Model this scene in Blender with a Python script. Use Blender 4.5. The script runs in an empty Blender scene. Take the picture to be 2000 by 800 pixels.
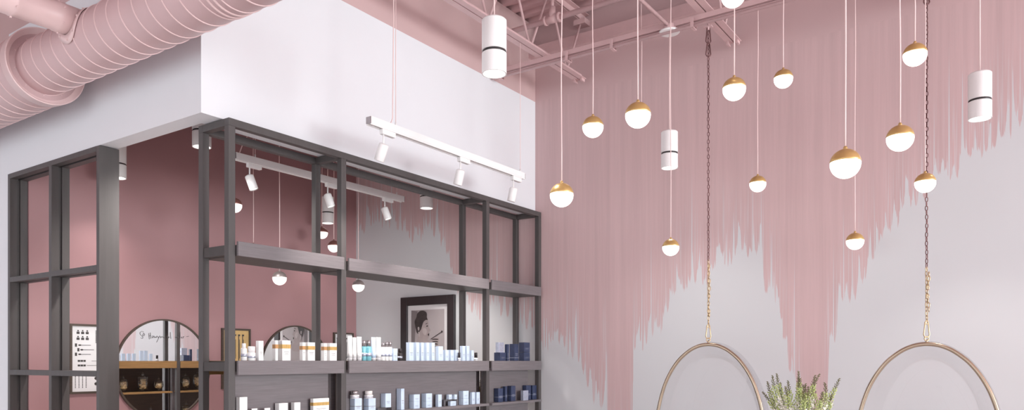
import bpy, bmesh, math, random
from mathutils import Vector, Matrix
random.seed(7)
PI = math.pi
EYE = 1.5                                  # eye height above the floor; heights below are measured from the eye
FPX = 1463.0
CA, SA = 0.8231, 0.5679                    # the camera looks 34.6 degrees left of +Y
sc = bpy.context.scene
COL = sc.collection

def ray(px, py=705):                       # direction through a photo pixel, per metre of depth
    a = (px - 1000) / FPX
    return CA * a - SA, SA * a + CA, (705 - py) / FPX
def y_at(px, x):                           # y where the sight line through column px meets the plane x
    dx, dy, _ = ray(px); return x * dy / dx
def x_at(px, y):
    dx, dy, _ = ray(px); return y * dx / dy
def dep(x, y):                             # depth of a point
    return -SA * x + CA * y
def z_at(py, x, y):
    return (705 - py) / FPX * dep(x, y)
def pt(px, py, t):
    dx, dy, dz = ray(px, py); return Vector((dx * t, dy * t, dz * t))

# ------------------------------------------------------------------ materials
def srgb(r, g, b):
    f = lambda c: (c / 255 / 12.92) if c / 255 <= .04045 else ((c / 255 + .055) / 1.055) ** 2.4
    return (f(r), f(g), f(b), 1)
def newmat(name):
    m = bpy.data.materials.new(name); m.use_nodes = True
    nt = m.node_tree; return m, nt, nt.nodes['Principled BSDF']
def mat(name, col, rough=.5, metal=0, var=.04, scale=6, stretch=(1, 1, 1), bump=0, emit=0, ecol=None, coat=0):
    m, nt, p = newmat(name)
    N, L = nt.nodes, nt.links
    tc = N.new('ShaderNodeTexCoord'); mp = N.new('ShaderNodeMapping'); mp.inputs['Scale'].default_value = stretch
    L.new(tc.outputs['Object'], mp.inputs[0])
    nz = N.new('ShaderNodeTexNoise'); nz.inputs['Scale'].default_value = scale; nz.inputs['Detail'].default_value = 4
    L.new(mp.outputs[0], nz.inputs['Vector'])
    mr = N.new('ShaderNodeMapRange'); mr.inputs[1].default_value = .3; mr.inputs[2].default_value = .7
    mr.inputs[3].default_value = 1 - var; mr.inputs[4].default_value = 1 + var
    L.new(nz.outputs[0], mr.inputs[0])
    mx = N.new('ShaderNodeVectorMath'); mx.operation = 'SCALE'; mx.inputs[0].default_value = col[:3]
    L.new(mr.outputs[0], mx.inputs['Scale']); L.new(mx.outputs[0], p.inputs['Base Color'])
    p.inputs['Roughness'].default_value = rough; p.inputs['Metallic'].default_value = metal
    if coat: p.inputs['Coat Weight'].default_value = coat
    if emit:
        p.inputs['Emission Color'].default_value = (ecol or col); p.inputs['Emission Strength'].default_value = emit
    if bump:
        b = N.new('ShaderNodeBump'); b.inputs['Strength'].default_value = bump; b.inputs['Distance'].default_value = .01
        L.new(nz.outputs[0], b.inputs['Height']); L.new(b.outputs[0], p.inputs['Normal'])
    return m

PINK = srgb(202, 173, 173)
M = {}
M['white_paint'] = mat('white_paint', srgb(227, 229, 234), .6, var=.015, scale=1.5)
M['pink_paint'] = mat('pink_paint', PINK, .6, var=.02, scale=2)
M['deck'] = mat('deck_paint', srgb(200, 164, 166), .55, var=.04, scale=3)
M['steel_pink'] = mat('steel_pink', srgb(212, 180, 181), .45, var=.04, scale=8)
M['duct'] = mat('duct_paint', srgb(204, 174, 176), .4, var=.04, scale=3)
M['duct_light'] = mat('duct_seam_paint', srgb(226, 198, 198), .35, var=.03, scale=9)
M['mauve'] = mat('mauve_paint', srgb(168, 128, 131), .55, var=.04, scale=1.2)
M['floor'] = mat('floor_concrete', srgb(226, 222, 220), .35, var=.03, scale=2)
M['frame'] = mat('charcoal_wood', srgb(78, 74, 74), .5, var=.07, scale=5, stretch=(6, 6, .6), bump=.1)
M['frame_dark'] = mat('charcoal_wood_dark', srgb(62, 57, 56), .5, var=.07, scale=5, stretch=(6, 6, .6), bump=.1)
M['shelf'] = mat('grey_brown_wood', srgb(116, 110, 113), .55, var=.10, scale=9, stretch=(6, .6, 14), bump=.15)
M['brown'] = mat('brown_wood', srgb(158, 122, 78), .5, var=.15, scale=8, stretch=(6, .6, 9), bump=.1)  # alcove side of the shelf wood, warm light put into its colour
M['dark_brown'] = mat('dark_brown_wood', srgb(74, 62, 54), .55, var=.15, scale=8, stretch=(6, .6, 9))
M['white_metal'] = mat('white_metal', srgb(240, 238, 238), .35, var=.01)
M['cord'] = mat('cord_pink_white', srgb(240, 214, 212), .6, var=.02)
M['gold'] = mat('brushed_gold', srgb(216, 184, 122), .34, metal=.65, var=.06, scale=20)
M['silver'] = mat('silver_cap', srgb(176, 168, 166), .35, metal=.6, var=.05, scale=20)  # alcove caps taken for gold in dim light, the dimness coloured in as grey
M['rose'] = mat('rose_cap', srgb(160, 112, 104), .35, metal=.6, var=.05, scale=20)  # other alcove gold caps, the weaker light mixed into a rose tone
M['glow'] = mat('opal_glass', srgb(255, 250, 244), .3, var=.0, emit=2.6, ecol=(1, .93, .82, 1))
M['glow_side'] = mat('opal_glass_dim', srgb(255, 250, 244), .3, var=.0, emit=1.2, ecol=(1, .95, .9, 1))
M['lens'] = mat('lamp_lens', srgb(255, 252, 248), .3, var=.0, emit=2.2, ecol=(1, .97, .92, 1))
M['black'] = mat('black_plastic', srgb(44, 38, 40), .4, var=.1)
M['chain_rose'] = mat('chain_bronze', srgb(112, 78, 78), .4, metal=.6, var=.1, scale=40)
M['chain_gold'] = mat('chain_gold', srgb(190, 166, 132), .3, metal=.8, var=.1, scale=40)
M['ring'] = mat('antique_gold_tube', srgb(180, 164, 144), .25, metal=.8, var=.06, scale=12)
M['boxwhite'] = mat('white_card', srgb(240, 240, 240), .5, var=.03, scale=30, stretch=(1, 1, .05))
M['boxcool'] = mat('pale_blue_card', srgb(200, 217, 238), .5, var=.05, scale=30, stretch=(1, 1, .05))
M['navy'] = mat('navy_card', srgb(52, 62, 92), .35, var=.15, scale=30)
M['paper'] = mat('paper_white', srgb(228, 226, 228), .6, var=.02)
M['silverprint'] = mat('silver_foil', srgb(190, 196, 214), .25, metal=.5, var=.1, scale=60)
M['goldprint'] = mat('gold_foil', srgb(214, 176, 110), .3, metal=.4, var=.25, scale=120, stretch=(1, 1, .1))
M['amberprint'] = mat('amber_print', srgb(186, 140, 92), .4, var=.25, scale=120, stretch=(1, 1, .1))
M['turq'] = mat('turquoise_bottle', srgb(126, 190, 202), .2, var=.08, scale=30)
M['steelcap'] = mat('steel_cap', srgb(170, 164, 166), .2, metal=.8, var=.1, scale=30)
M['tan'] = mat('tan_print', srgb(206, 172, 116), .6, var=.1, scale=12)
M['print_dark'] = mat('dark_ink', srgb(66, 60, 60), .6, var=.1)
M['print_mid'] = mat('grey_ink', srgb(128, 120, 122), .6, var=.1)
M['photo_bg'] = mat('photo_background', srgb(176, 168, 170), .6, var=.06, scale=3)
M['photo_skin'] = mat('photo_skin', srgb(168, 156, 156), .6, var=.08, scale=12)
M['photo_hair'] = mat('photo_hair', srgb(62, 54, 54), .6, var=.25, scale=24)
M['photo_light'] = mat('photo_light', srgb(184, 174, 174), .6, var=.05)
M['stem'] = mat('stem_green', srgb(88, 104, 52), .6, var=.2, scale=30)
M['bud'] = mat('bud_green', srgb(186, 198, 132), .6, var=.25, scale=60)
M['tip'] = mat('bud_tip', srgb(112, 104, 72), .6, var=.2, scale=60)
M['petal'] = mat('white_petal', srgb(240, 238, 226), .6, var=.05, scale=60)
M['candy'] = mat('wrapped_candy', srgb(240, 222, 180), .5, var=.25, scale=40)
M['vase'] = mat('vase_ceramic', srgb(226, 222, 220), .3, var=.03)
M['cushion'] = mat('cushion_fabric', srgb(214, 196, 198), .9, var=.06, scale=40, bump=.3)

def glassmat(name, tint, f0=.06):
    m, nt, p = newmat(name); N, L = nt.nodes, nt.links
    out = N['Material Output']; N.remove(p)
    fr = N.new('ShaderNodeLayerWeight'); fr.inputs[0].default_value = .25
    mr = N.new('ShaderNodeMapRange'); mr.inputs[3].default_value = f0; mr.inputs[4].default_value = .30 if f0 < .05 else .7
    nz = N.new('ShaderNodeTexNoise'); nz.inputs['Scale'].default_value = 2
    bp = N.new('ShaderNodeBump'); bp.inputs['Strength'].default_value = .04; L.new(nz.outputs[0], bp.inputs['Height'])
    t = N.new('ShaderNodeBsdfTransparent'); t.inputs[0].default_value = tint
    g = N.new('ShaderNodeBsdfGlossy'); g.inputs['Roughness'].default_value = .03; L.new(bp.outputs[0], g.inputs['Normal'])
    mx = N.new('ShaderNodeMixShader')
    L.new(fr.outputs['Fresnel'], mr.inputs[0]); L.new(mr.outputs[0], mx.inputs[0])
    L.new(t.outputs[0], mx.inputs[1]); L.new(g.outputs[0], mx.inputs[2]); L.new(mx.outputs[0], out.inputs[0])
    return m
M['acrylic'] = glassmat('clear_acrylic', (.985, .985, .99, 1), .02)
M['glass'] = glassmat('jar_glass', (.93, .92, .9, 1), .08)
m, nt, p = newmat('mirror_silver')
p.inputs['Base Color'].default_value = (.86, .86, .87, 1); p.inputs['Metallic'].default_value = 1; p.inputs['Roughness'].default_value = .015
M['mirror'] = m

# ------------------------------------------------------------------ mesh helpers
ORG = {}
def obj(name, bm, material, parent=None, smooth=False, bevel=0, struct=False, mods=None):
    """link one mesh; vertices are given in world axes (z from the eye)"""
    bm.normal_update()
    if parent is not None:
        org = ORG[parent.name]
    elif struct:
        org = Vector((0, 0, 0))
    else:
        xs = [v.co.x for v in bm.verts]; ys = [v.co.y for v in bm.verts]; zs = [v.co.z for v in bm.verts]
        org = Vector(((min(xs) + max(xs)) / 2, (min(ys) + max(ys)) / 2, min(zs)))
    bmesh.ops.translate(bm, verts=bm.verts, vec=-org)
    me = bpy.data.meshes.new(name); bm.to_mesh(me); bm.free()
    mats = material if isinstance(material, (list, tuple)) else [material]
    for k in mats: me.materials.append(M[k] if isinstance(k, str) else k)
    if smooth:
        for f in me.polygons: f.use_smooth = True
    o = bpy.data.objects.new(name, me); COL.objects.link(o)
    if parent is None:
        o.location = org + Vector((0, 0, EYE))
    else:
        o.parent = parent
    ORG[o.name] = org
    if bevel:
        b = o.modifiers.new('bevel', 'BEVEL'); b.width = bevel; b.segments = 2; b.limit_method = 'ANGLE'
    if struct: o['kind'] = 'structure'
    return o
def thing(name, label, cat, loc, group=None):
    o = bpy.data.objects.new(name, None); COL.objects.link(o); o.empty_display_size = .1
    loc = Vector(loc); o.location = loc + Vector((0, 0, EYE)); ORG[o.name] = loc
    o['label'] = label; o['category'] = cat
    if group: o['group'] = group
    return o
def tag(o, label, cat, group=None):
    o['label'] = label; o['category'] = cat
    if group: o['group'] = group
    return o
def B(): return bmesh.new()
def box(bm, x0, x1, y0, y1, z0, z1, mi=0):
    vs = [bm.verts.new((x, y, z)) for x in (x0, x1) for y in (y0, y1) for z in (z0, z1)]
    for f in ((0, 1, 3, 2), (4, 6, 7, 5), (0, 4, 5, 1), (2, 3, 7, 6), (0, 2, 6, 4), (1, 5, 7, 3)):
        fc = bm.faces.new([vs[i] for i in f]); fc.material_index = mi
    return bm
def bx(*a): return box(B(), *a)
def frame_of(d):
    d = Vector(d).normalized(); u = d.cross(Vector((0, 0, 1)))
    if u.length < 1e-4: u = d.cross(Vector((0, 1, 0)))
    u.normalize(); return d, u, d.cross(u)
def rings(bm, rows, closed=False, caps=True, mi=0):
    n = len(rows[0]); vv = [[bm.verts.new(p) for p in r] for r in rows]
    m_ = len(vv) if closed else len(vv) - 1
    for i in range(m_):
        a, b = vv[i], vv[(i + 1) % len(vv)]
        for j in range(n):
            f = bm.faces.new((a[j], a[(j + 1) % n], b[(j + 1) % n], b[j])); f.material_index = mi; f.smooth = True
    if caps and not closed:
        f = bm.faces.new(list(reversed(vv[0]))); f.material_index = mi
        f = bm.faces.new(vv[-1]); f.material_index = mi
    return bm
def tube(bm, pts, r, seg=8, closed=False, mi=0):
    pts = [Vector(p) for p in pts]; rows = []; N_ = len(pts)
    rr = r if isinstance(r, (list, tuple)) else [r] * N_
    prev = None
    for i, p_ in enumerate(pts):
        if closed: d = pts[(i + 1) % N_] - pts[i - 1]
        else: d = pts[min(i + 1, N_ - 1)] - pts[max(i - 1, 0)]
        d.normalize()
        if prev is None: _, u, _ = frame_of(d)
        else:
            u = prev - d * prev.dot(d)
            if u.length < 1e-5: _, u, _ = frame_of(d)
            u.normalize()
        prev = u; w = d.cross(u)
        rows.append([p_ + (u * math.cos(k * 2 * PI / seg) + w * math.sin(k * 2 * PI / seg)) * rr[i] for k in range(seg)])
    return rings(bm, rows, closed, mi=mi)
def cyl(bm, p0, p1, r0, r1=None, seg=20, mi=0): return tube(bm, [p0, p1], [r0, r1 if r1 is not None else r0], seg, mi=mi)
def lathe(bm, prof, c, axis=(0, 0, 1), seg=28, mi=0):
    c = Vector(c); d = Vector(axis).normalized(); _, u, w = frame_of(d)
    rows = [[c + d * h + (u * math.cos(k * 2 * PI / seg) + w * math.sin(k * 2 * PI / seg)) * max(r, 1e-4) for k in range(seg)] for r, h in prof]
    return rings(bm, rows, mi=mi)
def poly(bm, pts2, place, thick_dir, th, mi=0):
    """prism from a 2-D outline"""
    a = [bm.verts.new(place(p)) for p in pts2]; b = [bm.verts.new(place(p) + Vector(thick_dir) * th) for p in pts2]
    bm.faces.new(a); bm.faces.new(list(reversed(b)))
    n = len(a)
    for i in range(n): bm.faces.new((a[(i + 1) % n], a[i], b[i], b[(i + 1) % n]))
    for f in bm.faces: f.material_index = mi
    bmesh.ops.recalc_face_normals(bm, faces=bm.faces)
    return bm

# ------------------------------------------------------------------ mural wall material
YW = 6.2
WL = 1.46                                  # soffit underside (from the eye)
WT = 2.55                                  # top of the white band
CONT = [(697,440),(703,452),(712,444),(722,430),(738,437),(752,434),(762,440),(775,437),(790,452),(803,467),(814,470),(822,474),(827,438),(838,447),
 (850,455),(860,462),(868,490),(878,505),(884,560),(893,575),(905,575),(915,590),(936,617),(950,598),(962,585),(975,600),(990,628),(1002,612),(1021,615),(1034,640),
 (1050,650),(1063,672),(1090,655),(1105,676),(1120,688),(1132,702),(1140,720),(1150,750),(1158,775),(1166,812),(1176,815),(1178,690),(1185,700),(1188,900),(1230,900),(1233,690),(1238,672),
 (1247,680),(1256,674),(1272,664),(1285,648),(1297,628),(1310,576),(1325,575),(1336,556),(1348,535),(1358,538),(1370,552),(1384,555),(1391,512),
 (1405,500),(1425,506),(1445,496),(1460,515),(1466,476),(1480,478),(1491,486),(1495,574),(1520,578),(1526,636),(1536,672),(1543,715),(1552,745),(1563,760),(1567,900),(1607,900),
 (1612,780),(1617,668),(1634,664),(1640,596),(1662,588),(1670,566),(1678,545),(1690,532),(1700,512),(1716,508),(1721,456),(1750,455),(1757,402),
 (1778,396),(1790,382),(1808,374),(1830,360),(1848,338),(1866,326),(1882,312),(1900,300),(1925,286),(1944,282),(1950,248),(1975,256),(1985,228),(2000,222),
 (2060,170),(2130,130),(2250,90)]
def mural_material():
    m, nt, p = newmat('mural_wall_paint'); N, L = nt.nodes, nt.links
    tc = N.new('ShaderNodeTexCoord'); sx = N.new('ShaderNodeSeparateXYZ'); L.new(tc.outputs['Object'], sx.inputs[0])
    X, Z = sx.outputs[0], sx.outputs[2]
    def mth(op, a, b=None, c=None, clamp=False):
        n = N.new('ShaderNodeMath'); n.operation = op; n.use_clamp = clamp
        for i, v in enumerate((a, b, c)):
            if v is None: continue
            if isinstance(v, (int, float)): n.inputs[i].default_value = v
            else: L.new(v, n.inputs[i])
        return n.outputs[0]
    X0, X1, Z0, Z1 = -6.6, 1.0, -1.6, 2.6
    pts = []
    for px, py in CONT:
        x = x_at(px, YW); z = max(z_at(py, x, YW), -1.55); pts.append(((x - X0) / (X1 - X0), (z - Z0) / (Z1 - Z0)))
    pts = [q for q in pts if 0 <= q[0] <= 1]
    def base(xin):
        u = mth('DIVIDE', mth('SUBTRACT', xin, X0), X1 - X0, clamp=True)
        fc = N.new('ShaderNodeFloatCurve'); cm = fc.mapping; cv = cm.curves[0]
        cv.points[0].location = (0, pts[0][1]); cv.points[1].location = (1, pts[-1][1])
        for q in pts: cv.points.new(q[0], q[1])
        for q in cv.points: q.handle_type = 'VECTOR'
        cm.update(); L.new(u, fc.inputs['Value'])
        return mth('MULTIPLY_ADD', fc.outputs[0], Z1 - Z0, Z0)
    def strokes(scale, jit, taper, powr, off, sh):
        v = N.new('ShaderNodeTexVoronoi'); v.voronoi_dimensions = '1D'; v.inputs['Scale'].default_value = scale
        L.new(mth('ADD', X, sh), v.inputs['W'])
        sp = N.new('ShaderNodeSeparateColor'); L.new(v.outputs['Color'], sp.inputs[0])
        bc = base(mth('SUBTRACT', v.outputs['W'], sh))
        r = mth('MULTIPLY', mth('SUBTRACT', sp.outputs[0], .5), jit)
        tp = mth('MULTIPLY', mth('POWER', v.outputs['Distance'], powr), mth('MULTIPLY', mth('ADD', sp.outputs[1], .25), taper))
        return mth('ADD', mth('ADD', bc, off), mth('ADD', r, tp)), v
    wob = N.new('ShaderNodeTexNoise'); wob.noise_dimensions = '2D'
    cmb = N.new('ShaderNodeCombineXYZ'); L.new(mth('MULTIPLY', X, 160), cmb.inputs[0]); L.new(mth('MULTIPLY', Z, 7), cmb.inputs[1])
    L.new(cmb.outputs[0], wob.inputs['Vector']); wob.inputs['Scale'].default_value = 1
    wn = mth('MULTIPLY', mth('SUBTRACT', wob.outputs[0], .5), .10)
    h1, v1 = strokes(19, .16, 3.4, 2.6, .0, 10.0)
    h2, v2 = strokes(36, .40, 4.0, 2.6, .12, 23.3)
    h3, v3 = strokes(12, .22, 2.4, 2.6, .12, 41.7)
    zz = mth('ADD', Z, wn)
    d = mth('MAXIMUM', mth('MAXIMUM', mth('SUBTRACT', zz, h1), mth('SUBTRACT', zz, h2)), mth('SUBTRACT', zz, h3))
    mask = N.new('ShaderNodeMapRange'); mask.interpolation_type = 'SMOOTHSTEP'
    mask.inputs[1].default_value = -.008; mask.inputs[2].default_value = .014; L.new(d, mask.inputs[0])
    # thin bare slivers between strokes climbing above the ends
    bz = base(X)
    ht = mth('SUBTRACT', Z, bz)
    v4 = N.new('ShaderNodeTexVoronoi'); v4.voronoi_dimensions = '1D'; v4.inputs['Scale'].default_value = 13; L.new(mth('ADD', X, 30), v4.inputs['W'])
    s4 = N.new('ShaderNodeSeparateColor'); L.new(v4.outputs['Color'], s4.inputs[0])
    wid = mth('MULTIPLY', mth('SUBTRACT', mth('MULTIPLY', s4.outputs[0], 1.0), ht), .075)     # narrows with height
    sl = N.new('ShaderNodeMapRange'); sl.interpolation_type = 'SMOOTHSTEP'; sl.inputs[1].default_value = -.012; sl.inputs[2].default_value = .012
    L.new(mth('SUBTRACT', wid, v4.outputs['Distance']), sl.inputs[0])
    sliver = mth('MULTIPLY', sl.outputs[0], mth('GREATER_THAN', s4.outputs[1], .25))
    # dry brush: fine vertical lines
    fn = N.new('ShaderNodeTexNoise'); fn.noise_dimensions = '2D'; fn.inputs['Detail'].default_value = 3; fn.inputs['Scale'].default_value = 1
    c2 = N.new('ShaderNodeCombineXYZ'); L.new(mth('MULTIPLY', X, 105), c2.inputs[0]); L.new(mth('MULTIPLY', Z, 1.3), c2.inputs[1]); L.new(c2.outputs[0], fn.inputs['Vector'])
    near = N.new('ShaderNodeMapRange'); near.inputs[1].default_value = .75; near.inputs[2].default_value = 0; near.inputs[3].default_value = 0; near.inputs[4].default_value = .85
    L.new(ht, near.inputs[0])
    dry = N.new('ShaderNodeMapRange'); dry.inputs[1].default_value = .52; dry.inputs[2].default_value = .68; L.new(fn.outputs[0], dry.inputs[0])
    dryv = mth('MULTIPLY', mth('MULTIPLY', dry.outputs[0], near.outputs[0]), .8, clamp=True)
    paint = mth('MULTIPLY', mask.outputs[0], mth('MULTIPLY', mth('SUBTRACT', 1, sliver), mth('SUBTRACT', 1, dryv)))
    # broad faint brush bands
    f2 = N.new('ShaderNodeTexNoise'); f2.noise_dimensions = '2D'; f2.inputs['Detail'].default_value = 7; f2.inputs['Roughness'].default_value = .72; f2.inputs['Scale'].default_value = 1
    c3 = N.new('ShaderNodeCombineXYZ'); L.new(mth('MULTIPLY', X, 14), c3.inputs[0]); L.new(mth('MULTIPLY', Z, .35), c3.inputs[1]); L.new(c3.outputs[0], f2.inputs['Vector'])
    lo = mth('LESS_THAN', Z, WT)
    band = mth('MULTIPLY_ADD', mth('MULTIPLY', mth('SUBTRACT', f2.outputs[0], .5), lo), .34, 1.0)
    pk = N.new('ShaderNodeVectorMath'); pk.operation = 'SCALE'; pk.inputs[0].default_value = srgb(207, 179, 180)[:3]; L.new(band, pk.inputs['Scale'])
    mix = N.new('ShaderNodeMix'); mix.data_type = 'RGBA'
    L.new(paint, mix.inputs[0]); mix.inputs[6].default_value = srgb(212, 214, 217); L.new(pk.outputs[0], mix.inputs[7])
    L.new(mix.outputs[2], p.inputs['Base Color']); p.inputs['Roughness'].default_value = .6
    return m
M['mural'] = mural_material()

# ------------------------------------------------------------------ the room
DK = 3.29; FL = -EYE
XR, YB, XL = 12.0, -5.2, -8.0
obj('floor', bx(XL - .1, XR + .1, YB - .1, YW + .15, FL - .1, FL), 'floor', struct=True)
obj('wall_back', bx(XL - .1, XR + .1, YW, YW + .15, FL, DK + .1), 'mural', struct=True)
# corrugated deck, flutes along x
bm = B(); prof = []; y = YB - .1; per = .152
while y < YW + .15:
    prof += [(y, DK), (y + .05, DK), (y + .07, DK + .04), (y + .132, DK + .04)]; y += per
lo_ = [bm.verts.new((XL - .1, a, b)) for a, b in prof]; hi_ = [bm.verts.new((XR + .1, a, b)) for a, b in prof]
for i in range(len(prof) - 1): bm.faces.new((lo_[i], lo_[i + 1], hi_[i + 1], hi_[i]))
box(bm, XL - .1, XR + .1, YB - .1, YW + .15, DK + .05, DK + .12)
obj('ceiling', bm, 'deck', struct=True)
# mauve wall of the alcove
obj('wall_alcove', bx(-6.62, -6.5, 2.703, YW, FL, DK), 'mauve', struct=True)
obj('wall_left', bx(-8.0, -6.555, 2.583, 2.703, FL, 2.0), 'white_paint', struct=True)
obj('trim_5', bx(-8.0, -6.555, 2.583, 2.703, 2.0, DK), 'pink_paint', struct=True)
obj('wall_far_left', bx(-8.1, -8.0, YB, 2.703, FL, 2.0), 'white_paint', struct=True)
obj('trim_6', bx(-8.1, -8.0, YB, 2.703, 2.0, DK), 'pink_paint', struct=True)
# bulkhead: L-shaped hanging wall, white band and pink band above
obj('trim_1', bx(-6.555, -4.0, 2.583, 2.703, WL, WT), 'white_paint', struct=True)
obj('trim_2', bx(-4.18, -4.0, 2.703, YW, WL, WT), 'white_paint', struct=True)
obj('trim_3', bx(-6.555, -4.0, 2.583, 2.703, WT, DK), 'pink_paint', struct=True)
obj('trim_4', bx(-4.18, -4.0, 2.703, YW, WT, DK), 'pink_paint', struct=True)
# window walls behind and to the right of the camera
def window_wall(name, axis, c, lo, hi, spans, z0, z1, n0):
    bm = B()
    def seg(a, b, za, zb):
        if axis == 'x': box(bm, c, c + .15, a, b, za, zb)
        else: box(bm, a, b, c - .15, c, za, zb)
    seg(lo, hi, FL, z0); seg(lo, hi, z1, DK)
    cur = lo
    for a, b in spans: seg(cur, a, z0, z1); cur = b
    seg(cur, hi, z0, z1)
    obj(name, bm, 'white_paint', struct=True)
    for k, (a, b) in enumerate(spans):
        w = B(); n = 3
        def bar(p, q, za, zb):
            if axis == 'x': box(w, c + .04, c + .1, p, q, za, zb)
            else: box(w, p, q, c - .1, c - .04, za, zb)
        for i in range(n + 1):
            pz = a + (b - a) * i / n; pz = min(max(pz, a + .03), b - .03); bar(pz - .03, pz + .03, z0, z1)
        bar(a, b, z0, z0 + .06); bar(a, b, z1 - .06, z1); bar(a, b, z0 + 2.0, z0 + 2.05)
        obj('window_%d' % (n0 + k), w, 'black', struct=True)
window_wall('wall_right', 'x', XR, YB, YW, [(-3.2, .8), (2.2, 5.9)], FL + .3, 2.4, 1)
window_wall('wall_front', 'y', YB, XL, XR, [(-7.0, -2.4), (-1.6, 3.6)], FL + .3, 2.4, 3)

# ------------------------------------------------------------------ steel joists
def joist(xj, label, first):
    t = thing('steel_joist', label, 'ceiling joist', (xj, 0, 2.625), 'pink open-web joists under the ceiling deck')
    yb0, yb1 = YB + .3, 6.15
    for nm, z0, z1, ya, yb in (('bottom_chord', 2.625, 2.675, yb0, yb1 - .02), ('top_chord', 3.19, 3.245, YB, 6.19)):
        bm = B()
        for s in (-1, 1):       # pair of angles back to back with a gap
            xa = xj + s * .005
            xo = xj + s * .058
            fl = (z0, z0 + .006) if nm == 'bottom_chord' else (z1 - .006, z1)
            box(bm, min(xa, xo), max(xa, xo), ya, yb, *fl)
            xw = xj + s * .014
            box(bm, min(xa, xw), max(xa, xw), ya, yb, z0 + (.006 if nm == 'bottom_chord' else 0), z1 - (.006 if nm == 'top_chord' else 0))
        obj(nm, bm, 'steel_pink', t)
    yj = 5.87; bots = []
    while yj > YB + .6: bots.append(yj); yj -= .6
    for b in bots:
        for s in (-1, 1):
            obj('web_rod', cyl(B(), (xj, b + s * .02, 2.665), (xj, b + s * .28, 3.2), .0105, seg=8), 'steel_pink', t)
    obj('bearing_seat', bx(xj - .06, xj + .06, 6.1, 6.2, 3.14, 3.19), 'steel_pink', t)
    for s in (-1, 1): obj('end_plate', bx(xj + s * .038 - .008, xj + s * .038 + .008, 6.07, 6.13, 2.60, 2.626), 'steel_pink', t)
    return t
joist(-3.45, 'pink open-web steel joist nearest the white bulkhead, carrying the track light cables', 1)
joist(-2.0, 'pink open-web steel joist above the left hanging chair, holding its chain', 0)
joist(-.545, 'pink open-web steel joist above the right hanging chair, holding its chain', 0)
tag(obj('ledger_beam', bx(-4.0, XR, 6.08, YW, 2.94, 3.04), 'steel_pink'), 'long pink steel ledger beam high on the mural wall under the deck', 'beam')

# strut and conduit below the joists
YS = 5.49
bm = B(); box(bm, -4.0, XR, YS - .02, YS - .014, 2.585, 2.625); box(bm, -4.0, XR, YS + .014, YS + .02, 2.585, 2.625); box(bm, -4.0, XR, YS - .014, YS + .014, 2.618, 2.624)
st = tag(obj('strut_channel', bm, 'steel_pink'), 'pink steel strut channel running under the joists parallel to the mural wall', 'ceiling channel')
bm = B(); tube(bm, [(-3.97, YS - .03, 2.545), (XR, YS - .03, 2.545)], .013, 10)
cd = tag(obj('conduit', bm, 'steel_pink'), 'thin pink round conduit clamped just below the strut channel', 'conduit')
for xc in (-3.9, -3.2, -2.78, -2.1, -1.2, -.3):
    bm = B(); box(bm, xc - .012, xc + .012, YS - .05, YS + .02, 2.527, 2.532); box(bm, xc - .012, xc + .012, YS - .052, YS - .047, 2.527, 2.6); box(bm, xc - .012, xc + .012, YS + .02, YS + .025, 2.527, 2.63)
    obj('clamp', bm, 'steel_pink', cd)
bm = B(); tube(bm, [(-2.3, YS - .05, 2.6), (-2.3, 1.0, 2.6)], .014, 10)
tag(obj('conduit', bm, 'steel_pink'), 'pink conduit running from the white ceiling canopy towards the front of the room', 'conduit')

# sprinkler line
sp = thing('sprinkler_pipe', 'pink sprinkler pipe with tees crossing under the deck behind the joist webs', 'pipe', (-3.3, 5.35, 2.86))
obj('pipe', tube(B(), [(-3.95, 5.35, 2.86), (XR, 5.35, 2.86)], .022, 14), 'steel_pink', sp, True)
for xq in (-3.28, -.2, 2.0):
    bm = B(); cyl(bm, (xq - .06, 5.35, 2.86), (xq + .06, 5.35, 2.86), .034, seg=16); cyl(bm, (xq, 5.35, 2.85), (xq, 5.35, 2.96), .032, .026, seg=16)
    cyl(bm, (xq - .075, 5.35, 2.86), (xq - .055, 5.35, 2.86), .04, seg=12); cyl(bm, (xq + .055, 5.35, 2.86), (xq + .075, 5.35, 2.86), .04, seg=12)
    tee = obj('tee_fitting', bm, 'steel_pink', sp, False)
    bm = B(); cyl(bm, (xq, 5.35, 2.95), (xq, 5.35, 3.03), .014, seg=10); cyl(bm, (xq, 5.35, 3.03), (xq, 5.35, 3.038), .036, .03, seg=16)
    obj('sprinkler_head', bm, 'steel_pink', tee)

# ------------------------------------------------------------------ air duct
DY, DZ, R2, R1 = 2.283, 1.908, .172, .238
XS = -5.33
du = thing('air_duct', 'large pink spiral air duct running along the top of the white bulkhead', 'air duct', (-4.5, DY, DZ))
def spiral(name, x0, x1, R, step, mm='duct'):
    bm = B(); n = 64
    rows = []
    L_ = abs(x1 - x0); k = max(2, int(L_ / .03))
    rows = [[Vector((x0 + (x1 - x0) * i / k, DY + R * math.cos(a * 2 * PI / n), DZ + R * math.sin(a * 2 * PI / n))) for a in range(n)] for i in range(k + 1)]
    rings(bm, rows, caps=True)
    t = obj(name, bm, mm, du, True)
    b2 = B(); pts = []; turns = L_ / step; m_ = int(turns * 56)
    for i in range(m_ + 1):
        a = i / 56 * 2 * PI; xx = x0 + (x1 - x0) * i / m_
        pts.append((xx, DY + (R + .0005) * math.cos(a), DZ + (R + .0005) * math.sin(a)))
    tube(b2, pts, .0042, 6)
    obj('spiral_seam', b2, 'duct_light', t, True)
    return t
spiral('narrow_duct', XS - .04, -1.2, R2, .128)
spiral('wide_duct', -7.98, -5.27, R1 - .012, .118)
bm = B(); prof = [(R1 - .010, .02), (R1, .03), (R1 + .002, .104), (R1 + .004, .110), (R1 + .001, .116), (R1 - .004, .112), (R2 + .014, .055), (R2 + .009, .060), (R2 + .004, .055)]
lathe(bm, prof, (XS - .02, DY, DZ), (1, 0, 0), 64)
red = obj('reducer_collar', bm, 'duct_light', du, True)
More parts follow.
